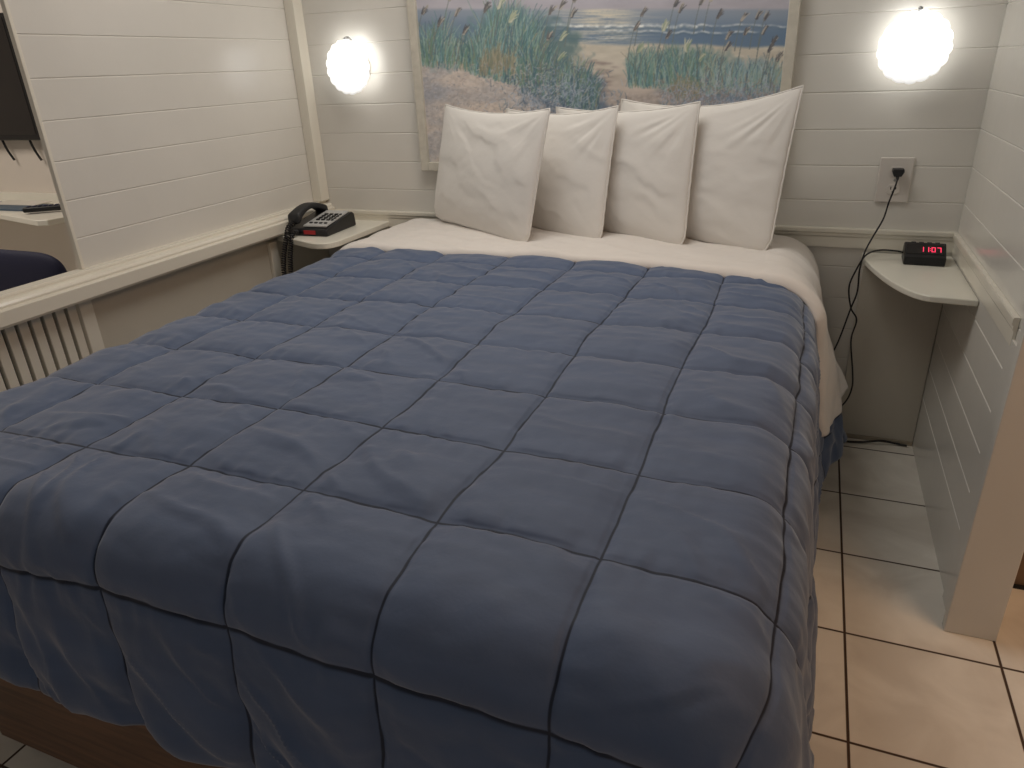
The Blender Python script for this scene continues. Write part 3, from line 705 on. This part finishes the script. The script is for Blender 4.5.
# loose wire lying along the foot of the back wall
mb = MB(); mb.tube(smoothpath([(.05, 1.965, .006), (.15, 1.955, .004), (.22, 1.962, .005), (.27, 1.972, .012), (.31, 1.978, .006), (.335, 1.974, .006)], 60), .003, 7)
tag(obj('floor_wire', mb, M_cord, smooth=True, loc=(.2, 1.96, 0), world=True), 'thin dark wire lying on the floor along the back wall', 'wire')

# ------------------------------------------------------------------ beyond the left opening
tv = thing('television', (-3.05, YB, .80), 'black wall television seen at the far left through the opening', 'television')
mb = MB(); mb.box(-3.42, -2.70, 1.955, 1.985, .812, 1.24); obj('casing', mb, M_black, tv, world=True, bevel=.004)
mb = MB(); mb.box(-3.405, -2.715, 1.9535, 1.956, .832, 1.225); obj('screen', mb, M_screen, tv, world=True)
mb = MB(); mb.box(-3.15, -2.95, 1.985, YB-.001, .95, 1.1); obj('mount', mb, M_dark, tv, world=True)
for x in (-2.945, -2.79):
    mb = MB(); mb.tube(smoothpath([(x, 1.975, .815), (x+.006, 1.975, .79), (x+.012, 1.978, .765), (x+.02, 1.985, .735)], 24), .0045, 7); obj('cable', mb, M_cord, tv, world=True, smooth=True)
dk = thing('desk', (-2.9, 1.85, 0), 'white desk top with an angled corner, below the television', 'desk')
mb = MB(); mb.prism([(-4.0, YB-.001), (-4.0, 1.76), (-2.78, 1.75), (-2.45, 1.672), (-2.42, 1.69), (-2.385, 1.85), (-2.38, YB-.001)], .557, .577); obj('desk_top', mb, M_shelf, dk, world=True, bevel=.003)
for xx in (-2.50, -4.0):
    mb = MB(); mb.box(xx, xx+.03, 1.80, YB-.001, 0, .5565); obj('side_panel', mb, M_warm, dk, world=True)
mb = MB(); mb.box(-4.0, -2.39, YB-.02, YB-.001, .5775, .608); obj('backsplash', mb, M_shelf, dk, world=True)
mb = MB(); mb.prism([(-3.05, 1.78), (-2.62, 1.80), (-2.55, 1.90), (-3.0, 1.93)], .578, .583); tag(obj('binder', mb, M_blue, loc=(-2.8, 1.85, .577), world=True), 'flat blue-grey folder lying on the white desk under the television', 'folder')
mb = MB(); mb.prism([(-2.98, 1.86), (-2.72, 1.87), (-2.74, 1.955), (-2.96, 1.95)], .5835, .586); tag(obj('paper', mb, M_paper, loc=(-2.85, 1.9, .583), world=True), 'loose white paper on the folder on the far desk', 'paper')
rc = thing('remote_control', (-2.56, 1.80, .5835), 'black remote control lying on the white desk under the television', 'remote control', rotz=math.radians(38))
mb = MB(); mb.box(-.075, .075, -.018, .018, .0, .018); obj('casing', mb, M_black, rc, bevel=.006)
mb = MB()
for i in range(6):
    for j in range(3): mb.box(-.06+i*.018, -.05+i*.018, -.012+j*.009, -.006+j*.009, .018, .0205)
obj('buttons', mb, M_navychair, rc)
# upholstered chair
ch = thing('desk_chair', (-2.0, 1.34, 0), 'navy upholstered chair with its back showing above the left ledge', 'chair')
n = 40; e = np.linspace(-1, 1, n); U_, V_ = np.meshgrid(e, e)
def cushion(cx, cy, cz, hx, hy, hz, ax, rr=.16):
    # superellipse slab; ax = thin axis
    mb = MB()
    k_ = 5
    def sh(u): return u
    rad = np.maximum(np.abs(U_), np.abs(V_)); ang = np.arctan2(V_, U_)
    den = (np.abs(np.cos(ang))**k_+np.abs(np.sin(ang))**k_)**(1/k_)
    a = rad*np.cos(ang)/den; b = rad*np.sin(ang)/den
    h = np.clip(1-rad**4, 0, 1)**.5
    for sg in (1, -1):
        if ax == 'y': P_ = np.stack([cx+a*hx, cy+sg*h*hy, cz+b*hz], -1)
        else: P_ = np.stack([cx+a*hx, cy+b*hy, cz+sg*h*hz], -1)
        mb.grid(P_, flip=(sg > 0) == (ax == 'y'))
    return mb
for nm, m_ in (('backrest', cushion(-1.985, 1.27, .466, .183, .022, .128, 'y')), ('seat', cushion(-1.985, 1.44, .33, .18, .17, .03, 'z'))):
    o = obj(nm, m_, M_navychair, ch, world=True, smooth=True); w_ = o.modifiers.new('w', 'WELD'); w_.merge_threshold = .001
for sx in (-1, 1):
    mb = MB(); mb.tube([(-1.985+sx*.15, 1.29, .40), (-1.985+sx*.155, 1.28, .3), (-1.985+sx*.16, 1.26, 0)], .011, 8); obj('leg', mb, M_blackm, ch, world=True, smooth=True)
    mb = MB(); mb.tube([(-1.985+sx*.15, 1.58, .31), (-1.985+sx*.155, 1.59, 0)], .011, 8); obj('leg', mb, M_blackm, ch, world=True, smooth=True)

# ------------------------------------------------------------------ lights
def area(name, loc, size, e_, color, target=None, sy=None):
    l = bpy.data.lights.new(name, 'AREA'); l.energy = e_; l.color = color; l.size = size*H
    if sy: l.shape = 'RECTANGLE'; l.size_y = sy*H
    o = bpy.data.objects.new(name, l); col.objects.link(o); o.location = Vector(loc)*H
    if target is not None:
        o.rotation_euler = (Vector(target)-Vector(loc)).to_track_quat('-Z', 'Y').to_euler()
    return o
area('ceiling_lamp', (-.65, 1.45, ZC-.03), .7, 13.5, (1, .965, .91), (-.65, 1.3, 0), .5)
area('front_fill', (-.5, -.5, ZC-.03), 1.2, 2.6, (1, .93, .86), (-.5, .3, 0))  # unseen fill light added behind the camera to lift the foot drape
area('passage_lamp', (.95, .7, ZC-.03), .7, 13, (1, .62, .36), (.85, .8, 0))
area('far_room_fill', (-2.8, 1.0, ZC-.03), .6, 21, (1, .91, .82), (-2.8, 1.2, 0))  # unseen light added beyond the opening to brighten the desk area
w = bpy.data.worlds.new('world'); bpy.context.scene.world = w; w.use_nodes = True
w.node_tree.nodes['Background'].inputs[0].default_value = (.85, .92, 1, 1); w.node_tree.nodes['Background'].inputs[1].default_value = .14

# ------------------------------------------------------------------ camera
cd = bpy.data.cameras.new('camera'); cam = bpy.data.objects.new('camera', cd); col.objects.link(cam)
cd.sensor_width = 36; cd.lens = 711.12/1024*36; cd.clip_start = .02
Mx = Matrix((r_, u_, -f_)).transposed().to_4x4(); Mx.translation = Vector((0, 0, H)); cam.matrix_world = Mx
bpy.context.scene.camera = cam
sc = bpy.context.scene
sc.view_settings.view_transform = 'Standard'; sc.view_settings.look = 'None'; sc.view_settings.exposure = 0; sc.view_settings.gamma = 1
